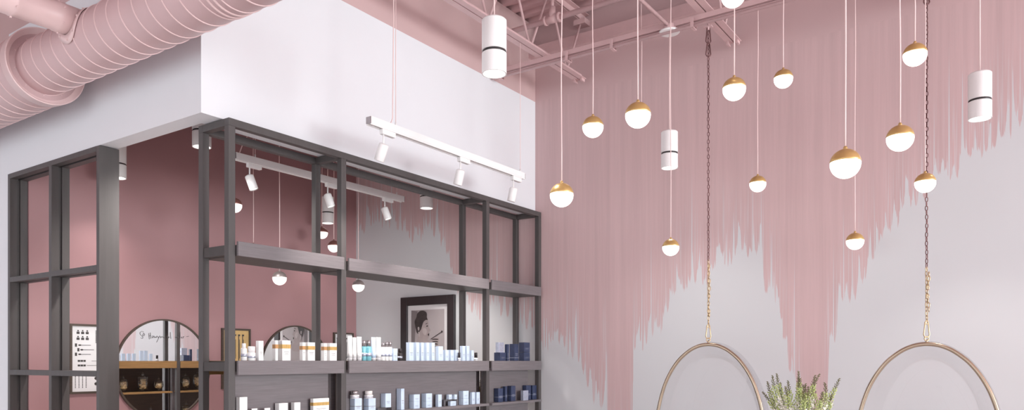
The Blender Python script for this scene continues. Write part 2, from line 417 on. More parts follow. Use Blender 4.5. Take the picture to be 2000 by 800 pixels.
for k in range(10):
    a = k * 2 * PI / 10 + .3; n_ = Vector((0, math.cos(a), math.sin(a)))
    for xq, rq in ((XS + .055, R2 + .001),):
        c = Vector((xq, DY + rq * math.cos(a), DZ + rq * math.sin(a))); obj('screw', cyl(B(), c, c + n_ * .012, .006, seg=8), 'duct_light', red)
for xq in (-3.28, -3.32):
    bm = B(); lathe(bm, [(R2 + .001, -.008), (R2 + .005, -.003), (R2 + .005, .003), (R2 + .001, .008)], (xq, DY, DZ), (1, 0, 0), 64); obj('joint_band', bm, 'duct_light', du, True)
# branch tap coming from the front of the room
bx_, bz_, br = -4.585, 1.975, .082
bm = B(); lathe(bm, [(br, -1.9), (br, -.7), (br + .004, -.695), (br + .004, -.66), (br, -.655), (br, -.32), (br + .003, -.315), (br + .003, -.30), (br, -.295), (br, -.1), (br + .004, -.09), (br + .004, -.05), (br + .001, -.045), (br + .001, .06)], (bx_, 2.13, bz_), (0, 1, 0), 40)
brn = obj('branch_duct', bm, 'duct_light', du, True)
bm = B()                                   # saddle flange on the big duct
n = 40; inn = []; out = []
def on_duct(x, s, lift):                   # s = arc position
    a = PI - s / R2; return Vector((x, DY + (R2 + lift) * math.cos(a), DZ + (R2 + lift) * math.sin(a)))
for k in range(n):
    a = k * 2 * PI / n
    s0 = math.asin((bz_ - DZ) / R2) * R2
    inn.append(on_duct(bx_ + br * math.cos(a), s0 + br * 1.05 * math.sin(a), .006)); out.append(on_duct(bx_ + (br + .035) * math.cos(a), s0 + (br + .04) * 1.1 * math.sin(a), .004))
vi = [bm.verts.new(v) for v in inn]; vo = [bm.verts.new(v) for v in out]
for k in range(n): bm.faces.new((vi[k], vi[(k + 1) % n], vo[(k + 1) % n], vo[k]))
s_ = obj('saddle_flange', bm, 'duct_light', brn, True); so = s_.modifiers.new('s', 'SOLIDIFY'); so.thickness = .004
for k in range(8):
    v = out[int(k * n / 8)] * .6 + inn[int(k * n / 8)] * .4; obj('screw', cyl(B(), v, v + Vector((0, -.012, 0)), .006, seg=8), 'duct_light', brn)
for yy in (-.07, -.31, -.68):
    for k in range(6):
        a = k * PI / 3 + .4; c = Vector((bx_ + br * math.cos(a), 2.13 + yy, bz_ + br * math.sin(a))); obj('screw', cyl(B(), c, c + Vector((math.cos(a), 0, math.sin(a))) * .012, .006, seg=8), 'duct_light', brn)
for xq in (-6.3, -3.7, -1.6):
    obj('hanger_strap', bx(xq - .012, xq + .012, DY - .002, DY + .002, DZ + (.17 if xq > -5 else .22), DK), 'steel_pink', du)

# ------------------------------------------------------------------ shelving unit A (against the white bulkhead)
XF, XB, PW = -3.93, -4.24, .045
ua = thing('shelving_unit', 'tall open charcoal wood shelving unit under the white bulkhead, stocked with products', 'shelving unit', (-4.08, 4.45, FL))
PY = [2.72, 3.61, 5.30, 6.155]
for y0 in PY:
    obj('post', bx(XF - PW, XF, y0, y0 + PW, FL, 1.411), 'frame', ua, bevel=.002)
    obj('post', bx(XB, XB + PW, y0, y0 + PW, FL, 1.411), 'frame', ua, bevel=.002)
    obj('cross_beam', bx(XB + PW, XF - PW, y0, y0 + PW, 1.412, 1.456), 'frame', ua, bevel=.002)
obj('top_beam', bx(XF - PW, XF, 2.72, 6.2, 1.411, 1.456), 'frame', ua, bevel=.002)
obj('top_beam', bx(XB, XB + PW, 2.72, 6.2, 1.411, 1.456), 'frame', ua, bevel=.002)
bays = [(2.768, 3.607), (3.658, 5.297), (5.348, 6.152)]
for i, (a, b) in enumerate(bays):
    s = obj('shelf', bx(XB, XF + .012, a, b, .635, .70), 'frame', ua)
    obj('fascia', bx(XF + .012, XF + .03, a - .003, b + .003, .633, .720), 'shelf', s, bevel=.002)
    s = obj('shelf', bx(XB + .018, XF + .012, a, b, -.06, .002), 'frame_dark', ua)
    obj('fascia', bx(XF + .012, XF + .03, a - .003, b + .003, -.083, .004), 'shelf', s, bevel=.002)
    s2 = obj('rear_fascia', bx(XB - .004, XB + .018, a, b, -.083, .004), 'brown', s); s2['label'] = 'warm brown wood rear edge'
    e = b - (.055 if i < 2 else .085)
    bp_ = obj('back_panel', bx(-4.012, -4.0, a - .02, e, FL, -.06), 'shelf', ua)
    obj('panel_lining', bx(-4.022, -4.012, a - .02, e, FL, -.06), 'dark_brown', bp_)
    for zq, rr in ((-.39, 1), (-.78, 1), (-1.15, 1)):
        s3 = obj('shelf', bx(-3.998, XF + .03, a - .003, b + .003, zq, zq + .02), 'shelf', ua)
        obj('rear_shelf', bx(XB, -4.024, a, e, zq, zq + .02), 'brown', s3)
for y0 in PY[1:3]:
    obj('divider', bx(-4.1, -4.06, y0 + .02, y0 + .07, FL, -.085), 'shelf', ua)
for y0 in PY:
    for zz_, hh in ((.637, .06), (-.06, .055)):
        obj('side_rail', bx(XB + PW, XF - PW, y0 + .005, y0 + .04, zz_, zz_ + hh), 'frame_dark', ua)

# shelving unit B (left opening)
ub = thing('shelving_unit', 'narrow charcoal wood grid unit filling the opening left of the alcove, empty', 'shelving unit', (-5.85, 2.64, FL))
def pair(nm, x0, x1, z0, z1):
    bm = B(); box(bm, x0, x1, 2.575, 2.625, z0, z1); box(bm, x0 + .017, x1 - .017, 2.625, 2.648, z0 + (0 if nm == 'post' else .017), z1 - (0 if nm == 'post' else .004)); box(bm, x0, x1, 2.648, 2.700, z0, z1)
    return obj(nm, bm, 'frame', ub)
pair('post', -6.553, -6.515, FL, 1.42); pair('post', -5.875, -5.835, FL, 1.42)
obj('end_board', bx(-5.195, -5.159, 2.575, 2.712, FL, 1.456), 'frame', ub, bevel=.002)
for z0, z1 in ((1.42, 1.456), (.614, .652), (-.104, -.066), (-.82, -.782)):
    nm = 'top_rail' if z0 > 1 else 'cross_rail'
    if z0 > 1: pair(nm, -6.553, -5.195, z0, z1)
    else:
        pair(nm, -6.515, -5.875, z0, z1); pair(nm, -5.835, -5.195, z0, z1)

# ------------------------------------------------------------------ downlights
def downlight(x, y, zb, label, zc=2.62, canopy=False, d=.13, cordc='cord'):
    t = thing('cylinder_downlight', label, 'pendant light', (x, y, zb), 'white cylinder downlights')
    R = d / 2; H = .285
    obj('lower_shade', lathe(B(), [(R - .008, .012), (R - .006, 0), (R, 0), (R, .105), (R - .004, .108)], (x, y, zb)), 'white_metal', t, True).modifiers.new('e', 'EDGE_SPLIT')
    obj('band', lathe(B(), [(R - .006, .1085), (R - .003, .1085), (R - .003, .1185), (R - .006, .1185)], (x, y, zb)), 'black', t)
    obj('housing', lathe(B(), [(R - .004, .119), (R, .121), (R, H - .008), (R - .008, H)], (x, y, zb)), 'white_metal', t, True).modifiers.new('e', 'EDGE_SPLIT')
    obj('lens', lathe(B(), [(R - .009, .007), (R - .009, .0115)], (x, y, zb)), 'lens', t)
    obj('cord', tube(B(), [(x, y, zb + H), (x, y, zc)], .004, 8), cordc, t)
    if canopy:
        obj('canopy', lathe(B(), [(.075, -.02), (.08, -.015), (.08, -.008), (.03, 0)], (x, y, zc)), 'white_metal', t)
        obj('junction_box', lathe(B(), [(.045, 0), (.048, .005), (.048, .04), (.04, .045)], (x, y, zc)), 'steel_pink', t)
    sp_ = bpy.data.lights.new('downlight_spot', 'SPOT'); sp_.energy = 28 if x > -4.5 else 75; sp_.spot_size = 1.5; sp_.spot_blend = .6; sp_.shadow_soft_size = .05; sp_.color = (1, .95, .9)
    sp_.energy = sp_.energy * (1.1 if y > 5 and x < -4.5 else 1)
    if x < -6 and y > 5: sp_.energy = 14
    if canopy: sp_.energy = 26; sp_.spot_size = 2.2; sp_.spot_blend = 1
    if x > -5 and x < -4.5 and y < 4: sp_.energy = 230; sp_.spot_size = 2.5; sp_.spot_blend = 1
    if x < -6 and y < 4: sp_.energy = 35; sp_.spot_size = 1.9; sp_.spot_blend = 1
    so_ = bpy.data.objects.new('downlight_spot', sp_); COL.objects.link(so_); so_.location = (x, y, zb - .01 + EYE)
downlight(-2.3, 3.17, 1.5, 'white cylinder downlight with a black ring, largest, hanging before the bulkhead top', 2.586)
downlight(-2.3, 5.49, 1.5, 'white cylinder downlight with a black ring under the round ceiling canopy', 2.57, True)
downlight(-.25, 5.47, 1.5, 'white cylinder downlight with a black ring at far right, above the drips', DK)
downlight(-4.87, 3.15, 1.53, 'white cylinder downlight behind the corner post of the shelving unit', DK)
downlight(-6.15, 3.22, 1.50, 'white cylinder downlight half hidden behind the end board of the left grid unit', DK)
downlight(-6.2, 5.5, 1.48, 'white cylinder downlight in the alcove beyond the second track spotlight', DK)
downlight(-4.87, 5.58, 1.5, 'white cylinder downlight in the alcove beside the end of the inner track', DK)

# ------------------------------------------------------------------ track lights
def track(x, ya, yb, z, label, heads, cables, aim):
    t = thing('track_light', label, 'track light', (x, (ya + yb) / 2, z))
    bm = B(); box(bm, x - .022, x + .022, ya, yb, z - .004, z + .04); box(bm, x - .022, x - .012, ya, yb, z - .014, z - .004); box(bm, x + .012, x + .022, ya, yb, z - .014, z - .004)
    rail = obj('track_rail', bm, 'white_metal', t, bevel=.0015)
    bm = B(); box(bm, x - .020, x + .020, ya - .006, ya, z - .006, z + .036)
    box(bm, x - .020, x + .020, yb, yb + .006, z - .006, z + .036); obj('end_cap', bm, 'steelcap', rail)
    for yc, ztop in cables:
        obj('cable', tube(B(), [(x, yc, z + .04), (x, yc, ztop)], .0025, 6), 'cord', t)
        obj('cable_grip', cyl(B(), (x, yc, z + .04), (x, yc, z + .065), .006, seg=10), 'white_metal', t)
    for yh, (ax, ay, az) in heads:
        h = obj('spotlight', bx(x - .016, x + .016, yh - .02, yh + .1, z - .045, z - .010), 'white_metal', t, bevel=.003)
        top = Vector((x, yh, z - .045)); bot = top - Vector((0, 0, .075))
        obj('arm', cyl(B(), top, bot, .006, seg=10), 'white_metal', h)
        d = Vector((ax, ay, az)).normalized(); c = bot - d * .018
        obj('lamp_head', lathe(B(), [(.02, 0), (.031, .006), (.033, .012), (.033, .112), (.030, .115), (.0285, .105)], c, d, 24), 'white_metal', h, True)
        obj('lamp_lens', lathe(B(), [(.0280, .1055), (.0280, .108)], c, d, 24), 'lens', h)
        sp_ = bpy.data.lights.new('track_spot', 'SPOT'); sp_.energy = 45; sp_.spot_size = 1.3; sp_.spot_blend = .8; sp_.shadow_soft_size = .03; sp_.color = (1, .94, .88)
        so_ = bpy.data.objects.new('track_spot', sp_); COL.objects.link(so_); so_.location = c + d * .125 + Vector((0, 0, EYE))
        so_.rotation_euler = d.to_track_quat('-Z', 'Y').to_euler()
    return t
tl = track(-3.45, 3.40, 5.16, 1.515, 'white three-spot track light hung in front of the white bulkhead',
      [(3.53, (-.45, .0, -1)), (4.33, (-.30, 0, -1)), (5.02, (-.25, 0, -1))], [(3.645, 2.624), (5.12, 2.624)], -1)
# slack power cord beside the first cable
pts = [(-3.45, 3.58, 1.558), (-3.45, 3.60, 1.565), (-3.45, 3.615, 1.60), (-3.45, 3.62, 1.9), (-3.45, 3.625, 2.4), (-3.45, 3.63, 2.62)]
obj('power_cord', tube(B(), pts, .0035, 6), 'cord', tl)
tr = track(-4.87, 3.42, 5.24, 1.515, 'white three-spot track light inside the alcove behind the shelving unit',
      [(3.55, (.25, .25, -1)), (4.32, (.25, .2, -1)), (5.0, (.3, .2, -1))], [(3.60, DK), (5.16, DK)], 1)
obj('power_cord', tube(B(), [(-4.87, 3.46, 1.555), (-4.87, 3.50, 1.66), (-4.87, 3.56, 1.74), (-4.87, 3.57, 3.2)], .0035, 6), 'cord', tr)

# ------------------------------------------------------------------ globe pendants
def pendant(px, py, t, label, cap='gold', glow='glow', zc=DK, D=.12, group='gold globe pendants'):
    c = pt(px, py, t); R = D / 2
    o = thing('globe_pendant', label, 'pendant light', c, group)
    n = 14; eq = .009
    prof = [(R * math.cos(a), R * math.sin(a)) for a in [(-PI / 2 + .02) + (PI / 2 + .16) * k / n for k in range(n + 1)]]
    obj('glass_globe', lathe(B(), prof, c, seg=32), glow, o, True)
    R3 = R + .0015
    prof = [(R3 - .002, eq - .002)] + [(R3 * math.cos(a), R3 * math.sin(a)) for a in [.15 + (PI / 2 - .29) * k / n for k in range(n + 1)]]
    prof += [(.008, R * .99), (.009, R + .003), (.0075, R + .010), (.004, R + .014)]
    obj('metal_cap', lathe(B(), prof, c, seg=32), cap, o, True)
    if min(abs(c.x + 3.45), abs(c.x + 2.0), abs(c.x + .545)) < .08: zc = 2.624
    H = zc - c.z - R - .012; k = max(3, int(H / .15)); pts = []
    ph = random.random() * 6
    for i in range(k + 1):
        u = i / k; w = .0025 * math.sin(u * 9 + ph) * math.sin(PI * u)
        pts.append((c.x + w, c.y + w * .5, c.z + R + .012 + H * u))
    obj('cord', tube(B(), pts, .0032, 6), 'cord', o, True)
    return o
G = 'globe pendants over the lounge'
pendant(1432, -9, 3.8, 'gold-capped globe pendant highest of all, cut off by the top edge', group=G)
pendant(1434, 174, 3.98, 'gold-capped globe pendant hanging directly below the topmost one', group=G)
pendant(1530, 154, 4.91, 'small gold-capped globe pendant alone right of the second joist end', group=G)
pendant(1158, 248, 4.31, 'gold-capped globe pendant below the first joist end, left of a bigger one', group=G)
pendant(1246, 225, 3.56, 'large gold-capped globe pendant left of the round ceiling canopy', group=G)
pendant(1097, 381, 3.82, 'gold-capped globe pendant leftmost, close to the shelving unit corner', group=G)
pendant(1310, 483, 5.44, 'small gold-capped globe pendant straight under the middle cylinder downlight', group=G)
pendant(1480, 359, 5.6, 'small gold-capped globe pendant between the left chain and the largest globe', group=G)
pendant(1651, 320, 3.10, 'largest gold-capped globe pendant, nearest the viewer', group=G)
pendant(1670, 471, 5.36, 'lowest gold-capped globe pendant right of the left chain, under the largest globe', group=G)
pendant(1758, 270, 3.53, 'second largest gold-capped globe pendant, left of the right chain', group=G)
pendant(1787, 107, 4.07, 'gold-capped globe pendant touching the right chain near the top', group=G)
pendant(1807, 357, 4.66, 'gold-capped globe pendant hanging in front of the right chain', group=G)
pendant(1253, 222, 6.0, 'globe pendant hidden behind the large globe left of the canopy, only its cord in view', group=G)
GA = 'globe pendants in the alcove'
pendant(546, 543, 6.5, 'silver-capped globe pendant below the upper shelf of the left bay', 'silver', 'glow_side', group=GA)
pendant(495, 489, 7.0, 'globe pendant whose globe is hidden by the upper left shelf, its cord in view', 'rose', 'glow_side', group=GA)
pendant(700, 558, 7.46, 'silver-capped globe pendant before the alcove corner, under the upper shelf', 'silver', 'glow_side', group=GA)
pendant(652, 481, 7.6, 'rose-capped globe pendant seen beside the second front post', 'rose', 'glow_side', group=GA)
pendant(629, 455, 7.9, 'globe pendant half hidden behind the second rear post', 'rose', 'glow_side', group=GA)
pendant(458, 401, 6.2, 'globe pendant half hidden behind the first front post', 'rose', 'glow_side', group=GA)

# ------------------------------------------------------------------ hanging chairs
def link(bm, c, ang, L_=.036, W=.02, r=.0028, mi=0):
    pts = []; n = 12; u = Vector((math.cos(ang), math.sin(ang), 0))
    for k in range(n):
        a = k * 2 * PI / n; sx_ = math.cos(a) * (W / 2 - r); sz = math.sin(a)
        z = math.copysign(abs(sz) ** .7, sz) * (L_ / 2 - r)
        pts.append(Vector(c) + u * sx_ + Vector((0, 0, z)))
    tube(bm, pts, r, 6, True, mi)
def chain(x, y, z0, z1, zg, label):
    t = thing('suspension_chain', label, 'chain', (x, y, z0), 'chains of the hanging chairs')
    p_ = .0285
    for nm, a, b, mm in (('upper_chain', zg, z1, 'chain_rose'), ('lower_chain', z0 + .12, zg, 'chain_gold')):
        bm = B(); z = a; k = 0
        while z < b:
            link(bm, (x + .001 * math.sin(z * 30), y, z), .5 + (PI / 2) * (k % 2) + .9 * z, r=.003 if nm == 'lower_chain' else .0028); z += p_; k += 1
        obj(nm, bm, mm, t, True)
    bm = B(); z = z0 + .2; k = 0
    while z < zg - .05:
        link(bm, (x + .011 + .004 * math.sin(z * 25), y - .014, z), 1.2 + (PI / 2) * (k % 2) + 1.3 * z, r=.003); z += p_; k += 1
    obj('doubled_chain', bm, 'chain_gold', t, True)
    def karabiner(zc, h, mm):
        pts = [Vector((x, y, zc)) + Vector((CA * sx_, SA * sx_, sz)) for sx_, sz in ((.0, h / 2), (.010, h / 2 - .008), (.014, 0), (.019, -h / 2 + .015), (.012, -h / 2 + .002), (0, -h / 2), (-.012, -h / 2 + .002), (-.019, -h / 2 + .015), (-.014, 0), (-.010, h / 2 - .008))]
        obj('snap_hook', tube(B(), pts, .0042, 8, True), mm, t, True)
    karabiner(z0 + .075, .105, 'chain_gold'); karabiner(z1 - .03, .12, 'chain_rose'); karabiner(z1 - .14, .1, 'chain_rose')
    obj('eye_bolt', tube(B(), [Vector((x, y, z0 + .012)) + Vector((CA * math.cos(a) * .014, SA * math.cos(a) * .014, math.sin(a) * .014)) for a in [k * PI / 6 for k in range(12)]], .004, 8, True), 'chain_gold', t, True)
    bm = B(); cyl(bm, (x, y, z1 + .01), (x, y, z1 + .07), .008, seg=8); box(bm, x - .03, x + .03, y - .02, y + .02, z1 + .03, z1 + .037)
    obj('beam_clamp', bm, 'steel_pink', t)
HW = [(0, 0), (.006, .055), (.02, .1), (.045, .148), (.085, .2), (.128, .243), (.2, .295), (.29, .342), (.39, .377), (.49, .402), (.62, .428), (.76, .44), (.9, .425), (1.03, .385), (1.14, .32), (1.22, .235), (1.27, .14), (1.29, .05), (1.292, 0)]
def smooth_profile(k):
    # Catmull-Rom through the outline
    full = [Vector((w, -d)) for d, w in HW] + [Vector((-w, -d)) for d, w in reversed(HW[1:-1])]
    out = []; n = len(full)
    for i in range(n):
        p0, p1, p2, p3 = full[i - 1], full[i], full[(i + 1) % n], full[(i + 2) % n]
        for j in range(k):
            u = j / k; out.append(.5 * ((2 * p1) + (p2 - p0) * u + (2 * p0 - 5 * p1 + 4 * p2 - p3) * u * u + (3 * p1 - p0 - 3 * p2 + p3) * u ** 3))
    return out
OUT = smooth_profile(5)
def hanging_chair(x, y, za, label, clabel, zg):
    t = thing('hanging_chair', label, 'hanging chair', (x, y, za - 1.3), 'clear hanging egg chairs')
    obj('ring_frame', tube(B(), [(x + p_.x, y, za + p_.y) for p_ in OUT], .0135, 12, True), 'ring', t, True)
    cen = Vector((0, -.70)); rows = []; 
    D_ = .46
    for i in range(15):
        u = i / 14; a = u * PI / 2
        s = (1.0 + .03 * math.sin(min(1, u * 3) * PI)) * math.cos(a) ** .55 if i < 14 else .02
        s = max(s, .02)
        rows.append([Vector((x + (cen.x + (p_.x - cen.x) * (s * 1.012)), y + .012 + D_ * math.sin(a) , za + cen.y + (p_.y - cen.y) * (s * 1.012))) for p_ in OUT])
    bm = B(); rings(bm, rows, caps=False)
    sh = obj('acrylic_shell', bm, 'acrylic', t, True)
    # thick clear lip outside the metal ring
    lip = obj('acrylic_lip', tube(B(), [(x + p_.x * 1.035, y + .02, za + cen.y + (p_.y - cen.y) * 1.018) for p_ in OUT], .005, 8, True), 'acrylic', t, True)
    bm = B(); bmesh.ops.create_uvsphere(bm, u_segments=28, v_segments=16, radius=1)
    bmesh.ops.scale(bm, vec=(.33, .20, .075), verts=bm.verts); bmesh.ops.translate(bm, vec=(x, y + .22, za - 1.08), verts=bm.verts)
    obj('cushion', bm, 'cushion', t, True)
    obj('top_eyelet', cyl(B(), (x, y, za + .008), (x, y, za + .03), .007, seg=10), 'ring', t)
    chain(x, y, za + .022, 2.50, zg, clabel)
hanging_chair(-2.0, 5.52, .128, 'left clear egg-shaped hanging chair with a gold tube rim', 'chain with pale gold lower links holding the left hanging chair', .78)
hanging_chair(-.545, 5.52, .112, 'right clear egg-shaped hanging chair with a gold tube rim', 'chain with pale gold lower links holding the right hanging chair', .62)

# ------------------------------------------------------------------ alcove wall: mirrors and pictures
def round_mirror(yc, zc, R, label, writing=False):
    x = -6.5
    t = thing('round_mirror', label, 'mirror', (x, yc, zc), 'round mirrors on the mauve wall')
    bm = B(); lathe(bm, [(R + .002, 0.0), (R + .002, .03), (R - .012, .03), (R - .012, .018), (R - .012, .0)], (x, yc, zc), (1, 0, 0), 96)
    obj('mirror_frame', bm, 'dark_brown', t, True).modifiers.new('e', 'EDGE_SPLIT')
    obj('mirror_glass', lathe(B(), [(R - .012, .012), (R - .0121, .020)], (x, yc, zc), (1, 0, 0), 96), 'mirror', t)
    if writing:
        # handwriting in single strokes, (px, py) pairs read off the glass
        S = [[(281,648),(277,646),(273,649),(274,653),(278,656),(280,659),(278,661),(275,659)], [(280,650),(283,652),(282,655),(279,656),(279,653),(281,651)],
             [(291,650),(291,656),(292,662)], [(294,649),(294,656),(295,661)], [(291,656),(295,654)], [(297,656),(299,655),(300,658),(298,660),(297,657)], [(301,655),(302,660),(304,656),(305,660),(307,655)],
             [(308,656),(309,660),(312,656)], [(312,655),(309,662),(306,668)], [(313,657),(314,660),(316,658),(314,656)], [(317,656),(318,659),(320,657),(321,660)],
             [(326,657),(328,654),(326,660),(329,660)], [(329,658),(331,656),(330,660)], [(333,648),(333,655),(334,661)], [(327,658),(330,658)],
             [(342,657),(343,660),(345,657),(346,660)], [(348,655),(347,660),(350,659),(350,656)], [(352,648),(352,660)], [(354,658),(356,657),(354,660),(357,660)], [(358,660),(358,656),(360,657)], [(364,657),(369,656)]]
        bm = B(); xw = x + .0225
        for s in S:
            pts = []
            for a, b in s:
                yy = y_at(a, xw); pts.append(Vector((xw, yy, z_at(b, xw, yy))))
            q = [pts[0]]
            for i in range(1, len(pts)): q += [pts[i - 1].lerp(pts[i], .5), pts[i]]
            for i in range(1, len(q) - 1, 1): q[i] = q[i] * .6 + (q[i - 1] + q[i + 1]) * .2
            tube(bm, q, .0014, 5)
        obj('handwriting', bm, 'print_dark', t)['label'] = 'black handwritten script'
    return t
round_mirror(3.82, -.07, .452, 'round mirror with handwriting, seen between the two shelving units', True)
round_mirror(5.31, -.07, .452, 'round mirror seen behind the products of the left bay')

def wall_picture(ya, yb, z0, z1, label, kind):
    x = -6.5
    t = thing('framed_print', label, 'picture', (x, (ya + yb) / 2, z0), 'framed prints on the mauve wall')
    f = .018; bm = B()
    box(bm, x, x + .025, ya, ya + f, z0, z1); box(bm, x, x + .025, yb - f, yb, z0, z1); box(bm, x, x + .025, ya + f, yb - f, z0, z0 + f); box(bm, x, x + .025, ya + f, yb - f, z1 - f, z1)
    obj('picture_frame', bm, 'dark_brown', t)
    obj('sheet', bx(x, x + .012, ya + f, yb - f, z0 + f, z1 - f), 'tan' if kind == 'tan' else 'paper', t)
    bm = B(); xw0, xw1 = x + .012, x + .0135
    W = yb - ya - 2 * f; H = z1 - z0 - 2 * f
    def r(u0, u1, v0, v1): box(bm, xw0, xw1, ya + f + u0 * W, ya + f + u1 * W, z1 - f - v1 * H, z1 - f - v0 * H)
    def ell(u, v, a, b):
        lathe(bm, [(1, 0), (1, .0015)], (0, 0, 0), (1, 0, 0), 12)
        vs = list(bm.verts)[-24:]
        for q in vs: q.co = Vector((xw0 + q.co.x, ya + f + (u + q.co.y * a) * W, z1 - f - v * H + q.co.z * b * H))
    if kind == 'bottles':
        for i in range(3):
            for j in range(2):
                u = .12 + i * .115; v = .06 + j * .09
                r(u, u + .075, v + .025, v + .06); r(u + .02, u + .055, v, v + .02)
        for k in range(9): r(.60, .65, .06 + k * .022, .06 + k * .022 + .015); r(.73, .78, .07 + k * .022, .085 + k * .022)
        for k, v in enumerate((.29, .36, .43)):
            r(.08 + .06 * (k == 1), .13 + .06 * (k == 1), v - .025, v + .025); ell(.2 + .05 * (k == 1), v, .04, .012); r(.24, .48 + .08 * (k == 1), v - .004, v + .004)
            for q in range(3): r(.64 + q * .08, .70 + q * .08, v - .016, v + .016)
        for k, v in enumerate((.53, .60)):
            for q in range(3): r(.15 + q * .07, .21 + q * .07, v - .014, v + .014)
            r(.5 - .12 * k, .8, v - .003, v + .003); ell(.86, v, .06, .018)
        for k in range(4):
            for q in range(8): r(.08 + k * .09, .10 + k * .09, .76 + q * .024, .775 + q * .024)
        for i in range(3):
            for j in range(2): ell(.62 + i * .13, .80 + j * .085, .05, .025)
    else:
        n = 5 if kind == 'tan' else 3
        for i in range(n):
            u = .12 + i * .78 / n
            r(u, u + .03, .10, .55 + .05 * (i % 2)); r(u + .04, u + .055, .16, .5)
            r(u - .01, u + .07, .07, .10)
            ell(u + .03, .72 + .03 * (i % 2), .06, .06); r(u, u + .05, .84, .9)
    obj('printed_figures', bm, 'print_dark', t)
    return t
wall_picture(3.0, 3.355, -.27, .31, 'framed sheet of black instrument drawings behind the left grid unit', 'bottles')
wall_picture(4.41, 4.735, -.27, .325, 'framed tan sheet with rows of drawn tools, left bay', 'tan')
wall_picture(5.84, 6.14, -.27, .328, 'framed pale sheet partly hidden beside the second front post', 'pale')

# portrait on the mural wall: photograph of a person, profile
def portrait():
    x0, x1, z1, z0 = -5.765, -5.0, .708, -.27
    y = YW
    t = thing('framed_photograph', 'black-framed monochrome photograph of a woman in profile on the mural wall', 'picture', ((x0 + x1) / 2, y, z0))
    f = .095; bm = B(); ys = y - .035
    box(bm, x0, x0 + f, ys, y, z0, z1); box(bm, x1 - f, x1, ys, y, z0, z1); box(bm, x0 + f, x1 - f, ys, y, z0, z0 + f); box(bm, x0 + f, x1 - f, ys, y, z1 - f, z1)
    obj('picture_frame', bm, 'black', t, bevel=.004)
    obj('mat_board', bx(x0 + f, x1 - f, y - .014, y, z0 + f, z1 - f), 'paper', t)
    m_ = .052; X0, X1, Z1, Z0 = x0 + f + m_, x1 - f - m_, z1 - f - m_, z0 + f + m_
    obj('photograph', bx(X0, X1, y - .017, y - .014, Z0, Z1), 'photo_bg', t)
    ph = [o for o in t.children if o.name.startswith('photograph')][0]
    W, H = X1 - X0, .43
    def P(q): return Vector((X0 + q[0] * W, y - .017, Z1 - q[1] * H))
    def shape(nm, pts, mm, lift):
        if len(pts) > 4 and nm != 'figure_backdrop':
            for _ in range(2):
                q = []
                for i in range(len(pts)):
                    a, b = pts[i], pts[(i + 1) % len(pts)]
                    q += [(a[0] * .78 + b[0] * .22, a[1] * .78 + b[1] * .22), (a[0] * .22 + b[0] * .78, a[1] * .22 + b[1] * .78)]
                pts = q
        bm = B(); poly(bm, pts, lambda q: P(q) + Vector((0, -lift, 0)), (0, -1, 0), .0007); return obj(nm, bm, mm, ph)
    shape('figure_backdrop', [(0, .0), (.2, .03), (.14, .3), (.12, .62), (.1, 1.0), (0, 1.0)], 'print_mid', .0)
    shape('figure_neck', [(.22, .55), (.42, .62), (.48, .74), (.60, .83), (.62, 1.02), (.06, 1.02), (.14, .9), (.2, .75)], 'photo_skin', .0005)
    shape('figure_face', [(.34, .24), (.47, .22), (.52, .27), (.535, .36), (.535, .42), (.585, .51), (.59, .54), (.55, .56), (.555, .59), (.565, .61), (.545, .635), (.555, .66), (.54, .69), (.53, .73), (.49, .76), (.43, .74), (.34, .66), (.26, .58), (.28, .4)], 'photo_skin', .0012)
    shape('figure_cheek', [(.36, .45), (.46, .47), (.49, .56), (.44, .66), (.35, .58)], 'photo_light', .002)
    shape('figure_hair', [(.13, .42), (.10, .28), (.17, .18), (.18, .09), (.27, .02), (.38, .015), (.47, .06), (.49, .12), (.48, .19), (.52, .27), (.46, .25), (.38, .30), (.34, .40), (.31, .50), (.27, .53), (.24, .62), (.17, .58)], 'photo_hair', .0022)
    shape('figure_eye', [(.465, .41), (.50, .395), (.53, .405), (.51, .43), (.475, .435)], 'photo_hair', .003)
    shape('figure_brow', [(.44, .36), (.49, .335), (.525, .345), (.49, .352), (.45, .375)], 'photo_hair', .003)
    shape('figure_lips', [(.53, .60), (.565, .61), (.55, .635), (.56, .66), (.53, .66), (.51, .635)], 'photo_hair', .003)
    shape('figure_ear', [(.20, .44), (.24, .42), (.26, .46), (.25, .52), (.22, .53)], 'photo_light', .003)
    shape('figure_earring', [(.22, .55), (.26, .55), (.28, .64), (.25, .70), (.22, .64)], 'photo_light', .003)
    shape('figure_hand', [(.62, .80), (.66, .73), (.75, .71), (.84, .70), (.86, .75), (.83, .80), (.83, .88), (.78, .98), (.78, 1.05), (.66, 1.05), (.68, .92), (.63, .86)], 'photo_skin', .0012)
    for k in range(4):
        v = .745 + k * .06
        shape('figure_finger', [(.64 + .01 * k, v), (.74, v - .012), (.83 - .01 * k, v), (.83 - .01 * k, v + .022), (.73, v + .016), (.64 + .01 * k, v + .02)], 'photo_hair', .002)
    shape('figure_stick', [(.60, .74), (.92, .565), (.93, .58), (.61, .755)], 'photo_hair', .0027)
    bm = B(); 
    cpt = P((.935, .565)); 
    for k in range(1): lathe(bm, [(.012, 0), (.012, .0012)], cpt + Vector((0, -.002, 0)), (0, -1, 0), 12)
    obj('figure_stick_tip', bm, 'photo_hair', ph)
portrait()

